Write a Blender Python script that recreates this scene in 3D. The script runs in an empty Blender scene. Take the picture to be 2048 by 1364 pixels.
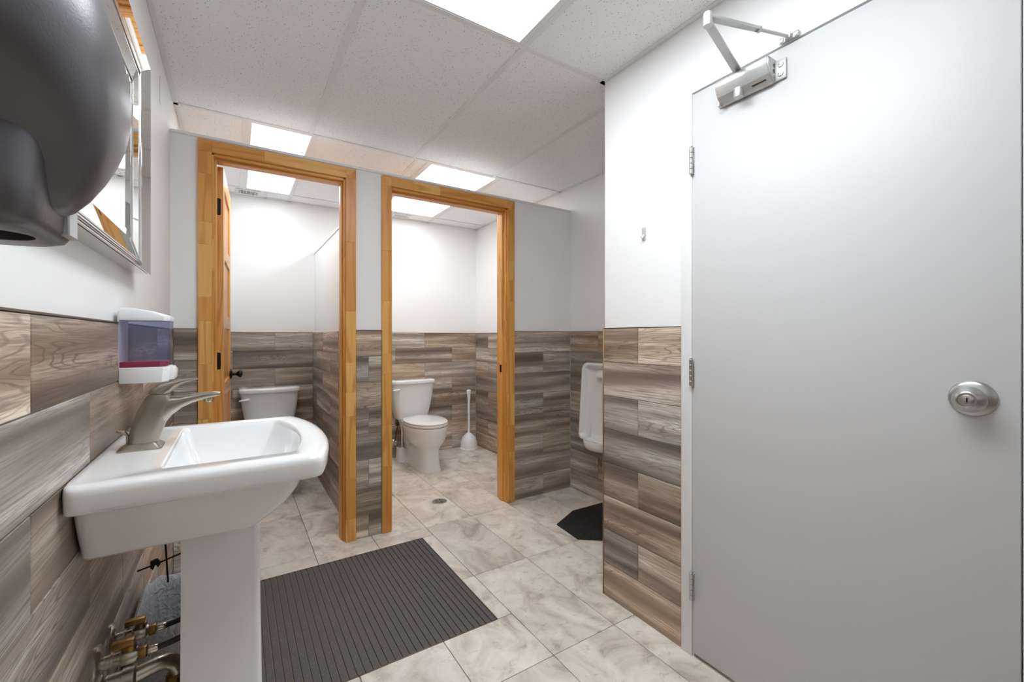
import bpy, bmesh, math, random
from mathutils import Vector, Matrix

# ------------------------------------------------------------------ camera, world, exposure
SC = bpy.context.scene
COL = SC.collection
CAMZ = 1.194
cam_d = bpy.data.cameras.new('camera')
cam = bpy.data.objects.new('camera', cam_d)
COL.objects.link(cam)
cam.location = (0, 0, CAMZ)
cam.rotation_euler = (math.radians(90), 0, -math.atan(554 / 862))
cam_d.sensor_width = 36
cam_d.lens = 862 / 2048 * 36
cam_d.shift_y = -8.5 / 2048
cam_d.clip_start = 0.02
SC.camera = cam
w = bpy.data.worlds.new('world'); SC.world = w
w.use_nodes = True
w.node_tree.nodes['Background'].inputs[0].default_value = (0, 0, 0, 1)
w.node_tree.nodes['Background'].inputs[1].default_value = 0.0
SC.view_settings.view_transform = 'Standard'
SC.view_settings.look = 'None'
SC.view_settings.gamma = 1
SC.view_settings.use_curve_mapping = False
SC.view_settings.exposure = 1.0
PANELS = (6.0, 3.8, 3.8)   # ceiling panel emission: sink area, left stall, right stall

random.seed(7)

# ------------------------------------------------------------------ materials
def lin(r, g, b):
    f = lambda c: (c / 255 / 12.92) if c / 255 <= .04045 else ((c / 255 + .055) / 1.055) ** 2.4
    return (f(r), f(g), f(b), 1)

def newmat(name):
    m = bpy.data.materials.new(name); m.use_nodes = True
    nt = m.node_tree
    return m, nt, nt.nodes['Principled BSDF']

def N(nt, typ, **kw):
    n = nt.nodes.new(typ)
    for k, v in kw.items():
        if k.startswith('i_'):
            n.inputs[k[2:].replace('_', ' ')].default_value = v
        else:
            setattr(n, k, v)
    return n

def plain(name, rgb, rough=.5, metal=0, spec=None, coat=0, bump=None, vary=0):
    m, nt, p = newmat(name)
    p.inputs['Base Color'].default_value = lin(*rgb)
    p.inputs['Roughness'].default_value = rough
    p.inputs['Metallic'].default_value = metal
    if spec is not None: p.inputs['Specular IOR Level'].default_value = spec
    p.inputs['Coat Weight'].default_value = coat
    tc = None
    if bump or vary:
        tc = N(nt, 'ShaderNodeTexCoord')
        ns = N(nt, 'ShaderNodeTexNoise')
        ns.inputs['Scale'].default_value = bump[0] if bump else 3
        ns.inputs['Detail'].default_value = 4
        nt.links.new(tc.outputs['Object'], ns.inputs['Vector'])
        if bump:
            b = N(nt, 'ShaderNodeBump'); b.inputs['Strength'].default_value = bump[1]
            b.inputs['Distance'].default_value = bump[2]
            nt.links.new(ns.outputs['Fac'], b.inputs['Height'])
            nt.links.new(b.outputs['Normal'], p.inputs['Normal'])
        if vary:
            mx = N(nt, 'ShaderNodeMix', data_type='RGBA')
            c = lin(*rgb)
            mx.inputs[6].default_value = [x * (1 - vary) for x in c[:3]] + [1]
            mx.inputs[7].default_value = [min(1, x * (1 + vary)) for x in c[:3]] + [1]
            nt.links.new(ns.outputs['Fac'], mx.inputs[0])
            nt.links.new(mx.outputs[2], p.inputs['Base Color'])
    return m

def random_vec(nt, scale=(1, 1, 1)):
    """object coordinates shifted by a random amount per object"""
    tc = N(nt, 'ShaderNodeTexCoord'); oi = N(nt, 'ShaderNodeObjectInfo')
    cmb = N(nt, 'ShaderNodeCombineXYZ')
    for i, k in enumerate((41.3, 17.7, 73.1)):
        mt = N(nt, 'ShaderNodeMath', operation='MULTIPLY'); mt.inputs[1].default_value = k
        nt.links.new(oi.outputs['Random'], mt.inputs[0]); nt.links.new(mt.outputs[0], cmb.inputs[i])
    ad = N(nt, 'ShaderNodeVectorMath', operation='ADD')
    nt.links.new(tc.outputs['Object'], ad.inputs[0]); nt.links.new(cmb.outputs[0], ad.inputs[1])
    return ad, oi, tc

def scaled(nt, src, s):
    m = N(nt, 'ShaderNodeVectorMath', operation='MULTIPLY'); m.inputs[1].default_value = s
    nt.links.new(src.outputs[0], m.inputs[0]); return m

def ramp(nt, src, stops, out=None):
    r = N(nt, 'ShaderNodeValToRGB')
    e = r.color_ramp.elements
    while len(e) < len(stops): e.new(.5)
    for i, (pos, c) in enumerate(stops):
        e[i].position = pos; e[i].color = c if len(c) == 4 else (*c, 1)
    nt.links.new(src, r.inputs[0]); return r

def wood_tile_mat():
    m, nt, p = newmat('wood_look_porcelain')
    L = nt.links.new
    v, oi, tc = random_vec(nt)
    # cathedral grain: contour lines of a stretched height field
    hv = scaled(nt, v, (1.5, 13.0, 1.0))
    hn = N(nt, 'ShaderNodeTexNoise'); hn.inputs['Scale'].default_value = 1.0; hn.inputs['Detail'].default_value = 2.2
    hn.inputs['Roughness'].default_value = .45
    hn.inputs['Distortion'].default_value = .15
    L(hv.outputs[0], hn.inputs['Vector'])
    mul = N(nt, 'ShaderNodeMath', operation='MULTIPLY'); mul.inputs[1].default_value = 150
    L(hn.outputs['Fac'], mul.inputs[0])
    sn = N(nt, 'ShaderNodeMath', operation='SINE'); L(mul.outputs[0], sn.inputs[0])
    mr = N(nt, 'ShaderNodeMapRange'); mr.inputs[1].default_value = .55; mr.inputs[2].default_value = 1.0
    L(sn.outputs[0], mr.inputs[0])
    # fine fibres
    fv = scaled(nt, v, (8, 240, 1))
    fn = N(nt, 'ShaderNodeTexNoise'); fn.inputs['Scale'].default_value = 1; fn.inputs['Detail'].default_value = 5
    L(fv.outputs[0], fn.inputs['Vector'])
    # broad heart / sap wood bands
    bv = scaled(nt, v, (.8, 15, 1))
    bn = N(nt, 'ShaderNodeTexNoise'); bn.inputs['Scale'].default_value = 1; bn.inputs['Detail'].default_value = 1.5
    bn.inputs['Distortion'].default_value = .3
    L(bv.outputs[0], bn.inputs['Vector'])
    cr = ramp(nt, bn.outputs['Fac'], [(.32, lin(112, 94, 80)), (.45, lin(160, 139, 120)), (.56, lin(196, 177, 158)), (.68, lin(228, 213, 196))])
    # patches that carry strong grain
    pv = scaled(nt, v, (2.2, 5, 1))
    pn = N(nt, 'ShaderNodeTexNoise'); pn.inputs['Scale'].default_value = 1; pn.inputs['Detail'].default_value = 1
    L(pv.outputs[0], pn.inputs['Vector'])
    pr = N(nt, 'ShaderNodeMapRange'); pr.inputs[1].default_value = .45; pr.inputs[2].default_value = .68
    pr.inputs[3].default_value = .03; pr.inputs[4].default_value = .75
    L(pn.outputs['Fac'], pr.inputs[0])
    gm = N(nt, 'ShaderNodeMath', operation='MULTIPLY'); L(mr.outputs[0], gm.inputs[0]); L(pr.outputs[0], gm.inputs[1])
    mx1 = N(nt, 'ShaderNodeMix', data_type='RGBA'); L(gm.outputs[0], mx1.inputs[0]); L(cr.outputs[0], mx1.inputs[6])
    mx1.inputs[7].default_value = lin(98, 82, 71)
    fr = N(nt, 'ShaderNodeMapRange'); fr.inputs[1].default_value = .42; fr.inputs[2].default_value = .66
    fr.inputs[3].default_value = 0; fr.inputs[4].default_value = .8
    L(fn.outputs['Fac'], fr.inputs[0])
    mx2 = N(nt, 'ShaderNodeMix', data_type='RGBA'); L(fr.outputs[0], mx2.inputs[0]); L(mx1.outputs[2], mx2.inputs[6])
    mx2.inputs[7].default_value = lin(134, 118, 106)
    # tile-to-tile tone
    hs = N(nt, 'ShaderNodeHueSaturation')
    mp = N(nt, 'ShaderNodeMapRange'); mp.inputs[3].default_value = .74; mp.inputs[4].default_value = 1.32
    L(oi.outputs['Random'], mp.inputs[0]); L(mp.outputs[0], hs.inputs['Value'])
    r2 = N(nt, 'ShaderNodeMath', operation='MULTIPLY'); r2.inputs[1].default_value = 13.37
    L(oi.outputs['Random'], r2.inputs[0])
    fr2 = N(nt, 'ShaderNodeMath', operation='FRACT'); L(r2.outputs[0], fr2.inputs[0])
    mp2 = N(nt, 'ShaderNodeMapRange'); mp2.inputs[3].default_value = .62; mp2.inputs[4].default_value = 1.12
    L(fr2.outputs[0], mp2.inputs[0]); L(mp2.outputs[0], hs.inputs['Saturation'])
    L(mx2.outputs[2], hs.inputs['Color'])
    L(hs.outputs[0], p.inputs['Base Color'])
    p.inputs['Roughness'].default_value = .42
    b = N(nt, 'ShaderNodeBump'); b.inputs['Strength'].default_value = .12; b.inputs['Distance'].default_value = .001
    L(fn.outputs['Fac'], b.inputs['Height']); L(b.outputs['Normal'], p.inputs['Normal'])
    return m

def floor_tile_mat():
    m, nt, p = newmat('beige_stone_tile')
    L = nt.links.new
    v, oi, tc = random_vec(nt)
    a = scaled(nt, v, (6.0, 4.0, 1))
    n1 = N(nt, 'ShaderNodeTexNoise'); n1.inputs['Scale'].default_value = 1; n1.inputs['Detail'].default_value = 7
    n1.inputs['Roughness'].default_value = .62; n1.inputs['Distortion'].default_value = .9
    L(a.outputs[0], n1.inputs['Vector'])
    cr = ramp(nt, n1.outputs['Fac'], [(.30, lin(172, 158, 146)), (.43, lin(212, 200, 187)), (.55, lin(230, 220, 208)), (.72, lin(241, 233, 223))])
    b = scaled(nt, v, (9, 13, 1))
    n2 = N(nt, 'ShaderNodeTexNoise'); n2.inputs['Scale'].default_value = 1.6; n2.inputs['Detail'].default_value = 8
    n2.inputs['Roughness'].default_value = .7; n2.inputs['Distortion'].default_value = .8
    L(b.outputs[0], n2.inputs['Vector'])
    mr = N(nt, 'ShaderNodeMapRange'); mr.inputs[1].default_value = .55; mr.inputs[2].default_value = .74; mr.inputs[4].default_value = .75
    L(n2.outputs['Fac'], mr.inputs[0])
    mx = N(nt, 'ShaderNodeMix', data_type='RGBA'); L(mr.outputs[0], mx.inputs[0]); L(cr.outputs[0], mx.inputs[6])
    mx.inputs[7].default_value = lin(160, 141, 124)
    hs = N(nt, 'ShaderNodeHueSaturation')
    mp = N(nt, 'ShaderNodeMapRange'); mp.inputs[3].default_value = .92; mp.inputs[4].default_value = 1.06
    L(oi.outputs['Random'], mp.inputs[0]); L(mp.outputs[0], hs.inputs['Value']); L(mx.outputs[2], hs.inputs['Color'])
    L(hs.outputs[0], p.inputs['Base Color'])
    p.inputs['Roughness'].default_value = .38
    return m

def pine_mat(name, along):
    """along = local axis index the grain runs along"""
    m, nt, p = newmat(name)
    L = nt.links.new
    v, oi, tc = random_vec(nt)
    s = [9.0, 9.0, 9.0]; s[along] = .8
    a = scaled(nt, v, tuple(s))
    n1 = N(nt, 'ShaderNodeTexNoise'); n1.inputs['Scale'].default_value = 1; n1.inputs['Detail'].default_value = 1.5
    L(a.outputs[0], n1.inputs['Vector'])
    mu = N(nt, 'ShaderNodeMath', operation='MULTIPLY'); mu.inputs[1].default_value = 42
    L(n1.outputs['Fac'], mu.inputs[0])
    sn = N(nt, 'ShaderNodeMath', operation='SINE'); L(mu.outputs[0], sn.inputs[0])
    mr = N(nt, 'ShaderNodeMapRange'); mr.inputs[1].default_value = .1; mr.inputs[2].default_value = 1
    mr.inputs[4].default_value = .6
    L(sn.outputs[0], mr.inputs[0])
    s2 = [160.0, 160.0, 160.0]; s2[along] = 5
    f = scaled(nt, v, tuple(s2))
    n2 = N(nt, 'ShaderNodeTexNoise'); n2.inputs['Scale'].default_value = 1; n2.inputs['Detail'].default_value = 2
    L(f.outputs[0], n2.inputs['Vector'])
    base = ramp(nt, oi.outputs['Random'], [(0, lin(226, 160, 78)), (.35, lin(240, 186, 104)), (.65, lin(218, 150, 74)), (1, lin(246, 194, 114))])
    mx = N(nt, 'ShaderNodeMix', data_type='RGBA'); L(mr.outputs[0], mx.inputs[0]); L(base.outputs[0], mx.inputs[6])
    mx.inputs[7].default_value = lin(198, 124, 52)
    mr2 = N(nt, 'ShaderNodeMapRange'); mr2.inputs[1].default_value = .45; mr2.inputs[2].default_value = .8; mr2.inputs[4].default_value = .5
    L(n2.outputs['Fac'], mr2.inputs[0])
    mx2 = N(nt, 'ShaderNodeMix', data_type='RGBA'); L(mr2.outputs[0], mx2.inputs[0]); L(mx.outputs[2], mx2.inputs[6])
    mx2.inputs[7].default_value = lin(212, 140, 64)
    L(mx2.outputs[2], p.inputs['Base Color'])
    p.inputs['Roughness'].default_value = .34
    return m

def ceiling_mat():
    m, nt, p = newmat('fissured_ceiling_tile')
    L = nt.links.new
    v, oi, tc = random_vec(nt)
    vo = N(nt, 'ShaderNodeTexVoronoi'); vo.inputs['Scale'].default_value = 125; vo.inputs['Randomness'].default_value = 1
    L(v.outputs[0], vo.inputs['Vector'])
    ns = N(nt, 'ShaderNodeTexNoise'); ns.inputs['Scale'].default_value = 60; ns.inputs['Detail'].default_value = 2
    L(v.outputs[0], ns.inputs['Vector'])
    # only some cells carry a pin hole
    sep = N(nt, 'ShaderNodeSeparateColor'); L(vo.outputs['Color'], sep.inputs[0])
    sz = N(nt, 'ShaderNodeMapRange'); sz.inputs[1].default_value = .25; sz.inputs[2].default_value = 1
    sz.inputs[3].default_value = 0; sz.inputs[4].default_value = .27
    L(sep.outputs[0], sz.inputs[0])
    lt = N(nt, 'ShaderNodeMath', operation='LESS_THAN'); L(vo.outputs['Distance'], lt.inputs[0]); L(sz.outputs[0], lt.inputs[1])
    mx = N(nt, 'ShaderNodeMix', data_type='RGBA'); L(lt.outputs[0], mx.inputs[0])
    mx.inputs[6].default_value = lin(250, 250, 251); mx.inputs[7].default_value = lin(160, 159, 158)
    L(mx.outputs[2], p.inputs['Base Color'])
    p.inputs['Roughness'].default_value = .95
    b = N(nt, 'ShaderNodeBump'); b.inputs['Strength'].default_value = .3; b.inputs['Distance'].default_value = .001
    L(ns.outputs['Fac'], b.inputs['Height']); L(b.outputs['Normal'], p.inputs['Normal'])
    return m

def speck_mat(name, base, speck, scale, thr, rough=.85):
    m, nt, p = newmat(name)
    L = nt.links.new
    tc = N(nt, 'ShaderNodeTexCoord')
    ns = N(nt, 'ShaderNodeTexNoise'); ns.inputs['Scale'].default_value = scale; ns.inputs['Detail'].default_value = 2
    L(tc.outputs['Object'], ns.inputs['Vector'])
    g = N(nt, 'ShaderNodeMapRange'); g.inputs[1].default_value = thr; g.inputs[2].default_value = thr + .04
    L(ns.outputs['Fac'], g.inputs[0])
    mx = N(nt, 'ShaderNodeMix', data_type='RGBA'); L(g.outputs[0], mx.inputs[0])
    mx.inputs[6].default_value = lin(*base); mx.inputs[7].default_value = lin(*speck)
    L(mx.outputs[2], p.inputs['Base Color']); p.inputs['Roughness'].default_value = rough
    b = N(nt, 'ShaderNodeBump'); b.inputs['Strength'].default_value = .5; b.inputs['Distance'].default_value = .001
    L(ns.outputs['Fac'], b.inputs['Height']); L(b.outputs['Normal'], p.inputs['Normal'])
    return m

def emit_mat(name, strength, col=(.90, .955, 1)):
    m, nt, p = newmat(name)
    p.inputs['Base Color'].default_value = (.9, .9, .9, 1)
    p.inputs['Emission Color'].default_value = (*col, 1)
    p.inputs['Emission Strength'].default_value = strength
    p.inputs['Roughness'].default_value = .4
    return m

def clear_mix(name, tint, surf, fac, rough):
    """tinted see-through plastic"""
    m, nt, p = newmat(name)
    p.inputs['Base Color'].default_value = lin(*surf); p.inputs['Roughness'].default_value = rough
    t = N(nt, 'ShaderNodeBsdfTransparent'); t.inputs[0].default_value = lin(*tint)
    mx = N(nt, 'ShaderNodeMixShader'); mx.inputs[0].default_value = fac
    nt.links.new(t.outputs[0], mx.inputs[1]); nt.links.new(p.outputs[0], mx.inputs[2])
    nt.links.new(mx.outputs[0], nt.nodes['Material Output'].inputs[0])
    return m

def bag_mat():
    m, nt, p = newmat('thin_plastic_bag')
    p.inputs['Base Color'].default_value = lin(244, 246, 250); p.inputs['Roughness'].default_value = .25
    tr = N(nt, 'ShaderNodeBsdfTranslucent'); tr.inputs[0].default_value = lin(232, 236, 246)
    t = N(nt, 'ShaderNodeBsdfTransparent'); t.inputs[0].default_value = lin(232, 236, 244)
    a = N(nt, 'ShaderNodeMixShader'); a.inputs[0].default_value = .4
    b = N(nt, 'ShaderNodeMixShader'); b.inputs[0].default_value = .04
    tc = N(nt, 'ShaderNodeTexCoord'); ns = N(nt, 'ShaderNodeTexNoise'); ns.inputs['Scale'].default_value = 38; ns.inputs['Detail'].default_value = 3; ns.inputs['Distortion'].default_value = 1.5
    bp = N(nt, 'ShaderNodeBump'); bp.inputs['Strength'].default_value = .9; bp.inputs['Distance'].default_value = .012
    nt.links.new(tc.outputs['Object'], ns.inputs['Vector']); nt.links.new(ns.outputs['Fac'], bp.inputs['Height'])
    nt.links.new(bp.outputs['Normal'], p.inputs['Normal']); nt.links.new(bp.outputs['Normal'], tr.inputs['Normal'])
    nt.links.new(p.outputs[0], a.inputs[1]); nt.links.new(tr.outputs[0], a.inputs[2])
    nt.links.new(a.outputs[0], b.inputs[1]); nt.links.new(t.outputs[0], b.inputs[2])
    nt.links.new(b.outputs[0], nt.nodes['Material Output'].inputs[0])
    return m

M = dict(
    paint=plain('white_wall_paint', (246, 246, 246), .55, bump=(220, .05, .001)),
    trimwhite=plain('white_trim_paint', (240, 240, 240), .4),
    door=plain('white_door_paint', (206, 206, 206), .45, bump=(40, .03, .001)),
    frame=plain('door_frame_paint', (232, 232, 232), .4),
    grout=plain('grey_grout', (158, 152, 145), .9, vary=.05),
    floorgrout=plain('floor_grout', (118, 108, 98), .9, vary=.05),
    ceilbar=plain('ceiling_grid_paint', (236, 236, 236), .5),
    ceilback=plain('ceiling_plenum', (120, 120, 120), .9),
    porcelain=plain('white_vitreous_china', (243, 243, 243), .08, coat=.4),
    plastic=plain('white_plastic', (240, 240, 240), .3),
    whiteseat=plain('white_seat_plastic', (244, 244, 244), .16),
    nickel=plain('brushed_nickel', (176, 168, 155), .3, metal=1, bump=(300, .05, .0005)),
    chrome=plain('chrome', (225, 222, 215), .14, metal=1),
    oldchrome=plain('weathered_chrome', (200, 194, 182), .3, metal=1, bump=(120, .25, .001), vary=.2),
    steel=plain('satin_steel', (188, 188, 186), .3, metal=1),
    closer=plain('silver_enamel', (196, 196, 195), .35, metal=.55),
    brass=plain('aged_brass', (158, 126, 80), .38, metal=1, bump=(90, .2, .001), vary=.2),
    black=plain('black_metal', (24, 22, 22), .35, metal=.4),
    rubber=plain('black_rubber', (28, 27, 27), .7),
    braid=plain('braided_hose', (70, 68, 66), .45, metal=.6, bump=(500, .6, .001)),
    dryer=plain('graphite_textured_enamel', (102, 101, 105), .36, metal=.6, bump=(420, .14, .001)),
    dryerlabel=clear_mix('clear_sensor_window', (235, 235, 235), (225, 225, 228), .6, .1),
    mirror=plain('mirror_glass', (238, 240, 240), .012, metal=1),
    silver=plain('polished_silver_bead', (225, 225, 225), .08, metal=1),
    edge=plain('metal_edge_trim', (120, 104, 88), .35, metal=.8),
    edgeb=plain('bronze_edge_trim', (176, 146, 116), .35, metal=.8),
    bin=plain('dark_grey_bin', (104, 108, 114), .5),
    mat=speck_mat('charcoal_ribbed_rubber', (92, 87, 86), (150, 143, 138), 240, .66),
    matgroove=plain('mat_channel', (120, 108, 96), .7, metal=.2),
    blackmat=speck_mat('black_speckled_rubber', (24, 24, 25), (170, 170, 170), 170, .69),
    woodtile=wood_tile_mat(), floortile=floor_tile_mat(), ceil=ceiling_mat(),
    pineX=pine_mat('pine_grain_x', 0), pineY=pine_mat('pine_grain_y', 1), pineZ=pine_mat('pine_grain_z', 2),
    panel=[emit_mat('lit_diffuser', k) for k in PANELS],
    blue=clear_mix('blue_tinted_tank', (220, 224, 240), (118, 132, 178), .22, .08),
    red=plain('red_soap', (214, 14, 22), .2),
    bag=bag_mat(),
    clearhook=clear_mix('clear_plastic', (250, 250, 250), (240, 240, 240), .5, .3),
)

# ------------------------------------------------------------------ mesh helpers
def tag(o, label=None, cat=None, group=None, kind=None):
    if label: o['label'] = label
    if cat: o['category'] = cat
    if group: o['group'] = group
    if kind: o['kind'] = kind
    return o

def empty(name, loc=(0, 0, 0), rz=0):
    o = bpy.data.objects.new(name, None); COL.objects.link(o)
    o.location = loc; o.rotation_euler = (0, 0, rz); o.empty_display_size = .05
    return o

def link(name, me, mat, parent=None, loc=(0, 0, 0)):
    o = bpy.data.objects.new(name, me); COL.objects.link(o); o.location = loc
    if mat is not None and len(me.materials) == 0: me.materials.append(mat)
    if parent is not None: o.parent = parent
    return o

class MB:
    def __init__(s): s.bm = bmesh.new()
    def box(s, a, b):
        x0, y0, z0 = [min(p, q) for p, q in zip(a, b)]; x1, y1, z1 = [max(p, q) for p, q in zip(a, b)]
        v = [s.bm.verts.new(c) for c in ((x0,y0,z0),(x1,y0,z0),(x1,y1,z0),(x0,y1,z0),(x0,y0,z1),(x1,y0,z1),(x1,y1,z1),(x0,y1,z1))]
        for f in ((0,3,2,1),(4,5,6,7),(0,1,5,4),(1,2,6,5),(2,3,7,6),(3,0,4,7)): s.bm.faces.new([v[i] for i in f])
        return s
    def loft(s, rings, cap0=True, cap1=True, closed=True):
        vs = [[s.bm.verts.new(p) for p in r] for r in rings]
        n = len(vs[0])
        for a, b in zip(vs, vs[1:]):
            for i in range(n if closed else n - 1):
                j = (i + 1) % n
                s.bm.faces.new((a[i], a[j], b[j], b[i]))
        if cap0: s.bm.faces.new(list(reversed(vs[0])))
        if cap1: s.bm.faces.new(vs[-1])
        return s
    def prism(s, pts, d):
        """polygon pts (3d) extruded by vector d"""
        d = Vector(d)
        return s.loft([[Vector(p) for p in pts], [Vector(p) + d for p in pts]])
    def lathe(s, prof, o=(0, 0, 0), axis='Z', n=28, ry=1.0):
        rings = []
        for r, h in prof:
            ring = []
            for i in range(n):
                a = 2 * math.pi * i / n
                c, t = r * math.cos(a), r * math.sin(a) * ry
                if axis == 'Z': q = (o[0] + c, o[1] + t, o[2] + h)
                elif axis == 'X': q = (o[0] + h, o[1] + c, o[2] + t)
                else: q = (o[0] + t, o[1] + h, o[2] + c)
                ring.append(q)
            rings.append(ring)
        return s.loft(rings)
    def tube(s, path, r, n=12, flat=1.0):
        path = [Vector(p) for p in path]; rings = []
        rs = r if isinstance(r, (list, tuple)) else [r] * len(path)
        prev = None
        for i, p in enumerate(path):
            if i == 0: d = path[1] - p
            elif i == len(path) - 1: d = p - path[i - 1]
            else: d = path[i + 1] - path[i - 1]
            d.normalize()
            if prev is None:
                up = Vector((0, 0, 1)) if abs(d.z) < .9 else Vector((0, 1, 0))
                a = d.cross(up).normalized()
            else:
                a = (prev - d * prev.dot(d)).normalized()
            prev = a; b = d.cross(a)
            rings.append([p + (a * math.cos(t) + b * math.sin(t) * flat) * rs[i] for t in [2 * math.pi * k / n for k in range(n)]])
        return s.loft(rings)
    def bevel(s, w, seg=2, ang=35):
        s.bm.normal_update()
        es = [e for e in s.bm.edges if len(e.link_faces) == 2 and e.calc_face_angle(0) > math.radians(ang)]
        bmesh.ops.bevel(s.bm, geom=es, offset=w, segments=seg, profile=.5, affect='EDGES', clamp_overlap=True)
        return s
    def mesh(s, name, smooth=True, ang=38):
        bmesh.ops.recalc_face_normals(s.bm, faces=s.bm.faces[:])
        me = bpy.data.meshes.new(name); s.bm.to_mesh(me); s.bm.free()
        if smooth:
            for p in me.polygons: p.use_smooth = True
            me.set_sharp_from_angle(angle=math.radians(ang))
        return me
    def build(s, name, mat, parent=None, smooth=True, ang=38, loc=(0, 0, 0)):
        return link(name, s.mesh(name, smooth, ang), mat, parent, loc)

def bbox(name, a, b, mat, parent=None, bev=.002, seg=2):
    """bevelled box with its origin at its own centre"""
    c = [(p + q) / 2 for p, q in zip(a, b)]
    m = MB().box([p - q for p, q in zip(a, c)], [p - q for p, q in zip(b, c)])
    if bev: m.bevel(bev, seg)
    return m.build(name, mat, parent, loc=c)

def rrect(cx, cy, z, hx, hy, n=32, e=4.0):
    out = []
    for i in range(n):
        a = 2 * math.pi * (i + .5) / n
        c, s_ = math.cos(a), math.sin(a)
        out.append((cx + hx * math.copysign(abs(c) ** (2 / e), c), cy + hy * math.copysign(abs(s_) ** (2 / e), s_), z))
    return out

def copy_tree(o, parent=None):
    c = o.copy(); COL.objects.link(c)
    if parent is not None: c.parent = parent
    for ch in [x for x in bpy.data.objects if x.parent == o]: copy_tree(ch, c)
    return c

def cut(o, mb, loc=(0, 0, 0)):
    """real recess: subtract a shape from object o"""
    me = mb.mesh('cutter', False); c = bpy.data.objects.new('cutter', me); COL.objects.link(c); c.location = loc
    m = o.modifiers.new('cut', 'BOOLEAN'); m.operation = 'DIFFERENCE'; m.object = c; m.solver = 'EXACT'
    bpy.context.view_layer.update()
    new = bpy.data.meshes.new_from_object(o.evaluated_get(bpy.context.evaluated_depsgraph_get()))
    o.modifiers.clear(); o.data = new
    bpy.data.objects.remove(c); bpy.data.meshes.remove(me)
    return o
def child_at(parent, name, x, y):
    for o in parent.children:
        if o.name.split('.')[0] == name and abs(o.location.x - x) < o.dimensions.x / 2 and abs(o.location.y - y) < o.dimensions.y / 2: return o

_tiles = {}
def tile_mesh(L, H, T, bev):
    k = (round(L, 3), round(H, 3), round(T, 4))
    if k not in _tiles:
        m = MB().box((-L / 2, -H / 2, -T), (L / 2, H / 2, 0))
        m.bevel(bev, 1)
        _tiles[k] = m.mesh('tile', smooth=False)
    return _tiles[k]

TW = .614; RP = .154; ZT = 1.232; GAP = .0028; TT = .009
def tile_wall(parent, u0, u1, axis, plane, facing, joints, ztop=ZT, rp=RP, zbot=0):
    """planks on a wall.  axis 'x' or 'y' = direction of the planks, plane = coordinate of the
    tiled face, facing = +1/-1 along the other axis, joints = (even row joint, odd row joint)"""
    if axis == 'x':
        u = Vector((1, 0, 0)); n = Vector((0, facing, 0))
    else:
        u = Vector((0, 1, 0)); n = Vector((facing, 0, 0))
    v = Vector((0, 0, 1))
    if u.cross(v).dot(n) < 0: u = -u
    R = Matrix((u, v, n)).transposed().to_euler()
    zt = ztop; row = 0
    while zt > zbot + .02:
        zb = max(zt - rp, zbot)
        j = joints[row % 2]
        k = math.floor((u0 - j) / TW)
        a = j + k * TW
        while a < u1 - 1e-6:
            s0, s1 = max(a, u0), min(a + TW, u1)
            if s1 - s0 > .012:
                L = s1 - s0 - GAP; H = zt - zb - GAP
                me = tile_mesh(L, H, TT, .0009)
                if not me.materials: me.materials.append(M['woodtile'])
                o = bpy.data.objects.new('tile', me); COL.objects.link(o)
                cu = (s0 + s1) / 2; cz = (zt + zb) / 2
                o.location = (cu, plane, cz) if axis == 'x' else (plane, cu, cz)
                o.rotation_euler = R; o.parent = parent
            a += TW
        zt = zb; row += 1

def struct(name, boxes, mat, bev=0):
    m = MB()
    for a, b in boxes: m.box(a, b)
    o = m.build(name, mat, None, smooth=False)
    o['kind'] = 'structure'
    return o

# ------------------------------------------------------------------ the shell
XL, XR, YP, XU, YB = -.252, 1.442, 2.630, 2.240, 4.225     # tiled faces
CH = 2.380                                                  # ceiling height
Y0 = -1.25                                                  # wall behind the camera
PT = .011                                                   # paint face lies this far behind the tile face
YP2 = 2.757                                                 # stall side of the partition

floor = struct('floor', [((XL - .2, Y0 - .2, -.12), (XU + .2, YB + .2, -.012))], M['floorgrout'])
ceiling = struct('ceiling', [((XL - .2, Y0 - .2, CH + .03), (XU + .2, YB + .2, CH + .10))], M['ceilback'])

wl = struct('wall_left', [((XL - .15, Y0, 0), (XL - PT, YB + .01, CH + .03))], M['paint'])
bk = bbox('grout_bed', (XL - PT - .002, Y0, 0), (XL - .003, YP + .005, 1.228), M['grout'], wl, 0)
tile_wall(wl, Y0, YP, 'y', XL, 1, (.914, 1.222), ztop=1.228, rp=.1478)
bbox('grout_bed', (XL - PT - .002, YP2, 0), (XL - .003, YB, ZT), M['grout'], wl, 0)
tile_wall(wl, YP2, YB, 'y', XL, 1, (3.3, 3.607))
bbox('edge_trim', (XL - .010, Y0, 1.2285), (XL + .001, YP - .001, 1.2325), M['edge'], wl, .0008, 1)

wf = struct('wall_far', [((XL - .15, YB + PT, 0), (XU + .15, YB + .15, CH + .03))], M['paint'])
bbox('grout_bed', (XL, YB + .003, 0), (.59, YB + PT + .002, ZT), M['grout'], wf, 0)
bbox('grout_bed', (.70, YB + .003, 0), (XU, YB + PT + .002, ZT), M['grout'], wf, 0)
tile_wall(wf, XL, .59, 'x', YB, -1, (.289, -.016))
tile_wall(wf, .70, XU, 'x', YB, -1, (1.646, 1.340))
bbox('edge_trim', (XL, YB - .001, ZT), (.59, YB + .01, ZT + .003), M['edge'], wf, .0008, 1)
bbox('edge_trim', (.70, YB - .001, ZT), (XU, YB + .01, ZT + .003), M['edge'], wf, .0008, 1)

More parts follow.
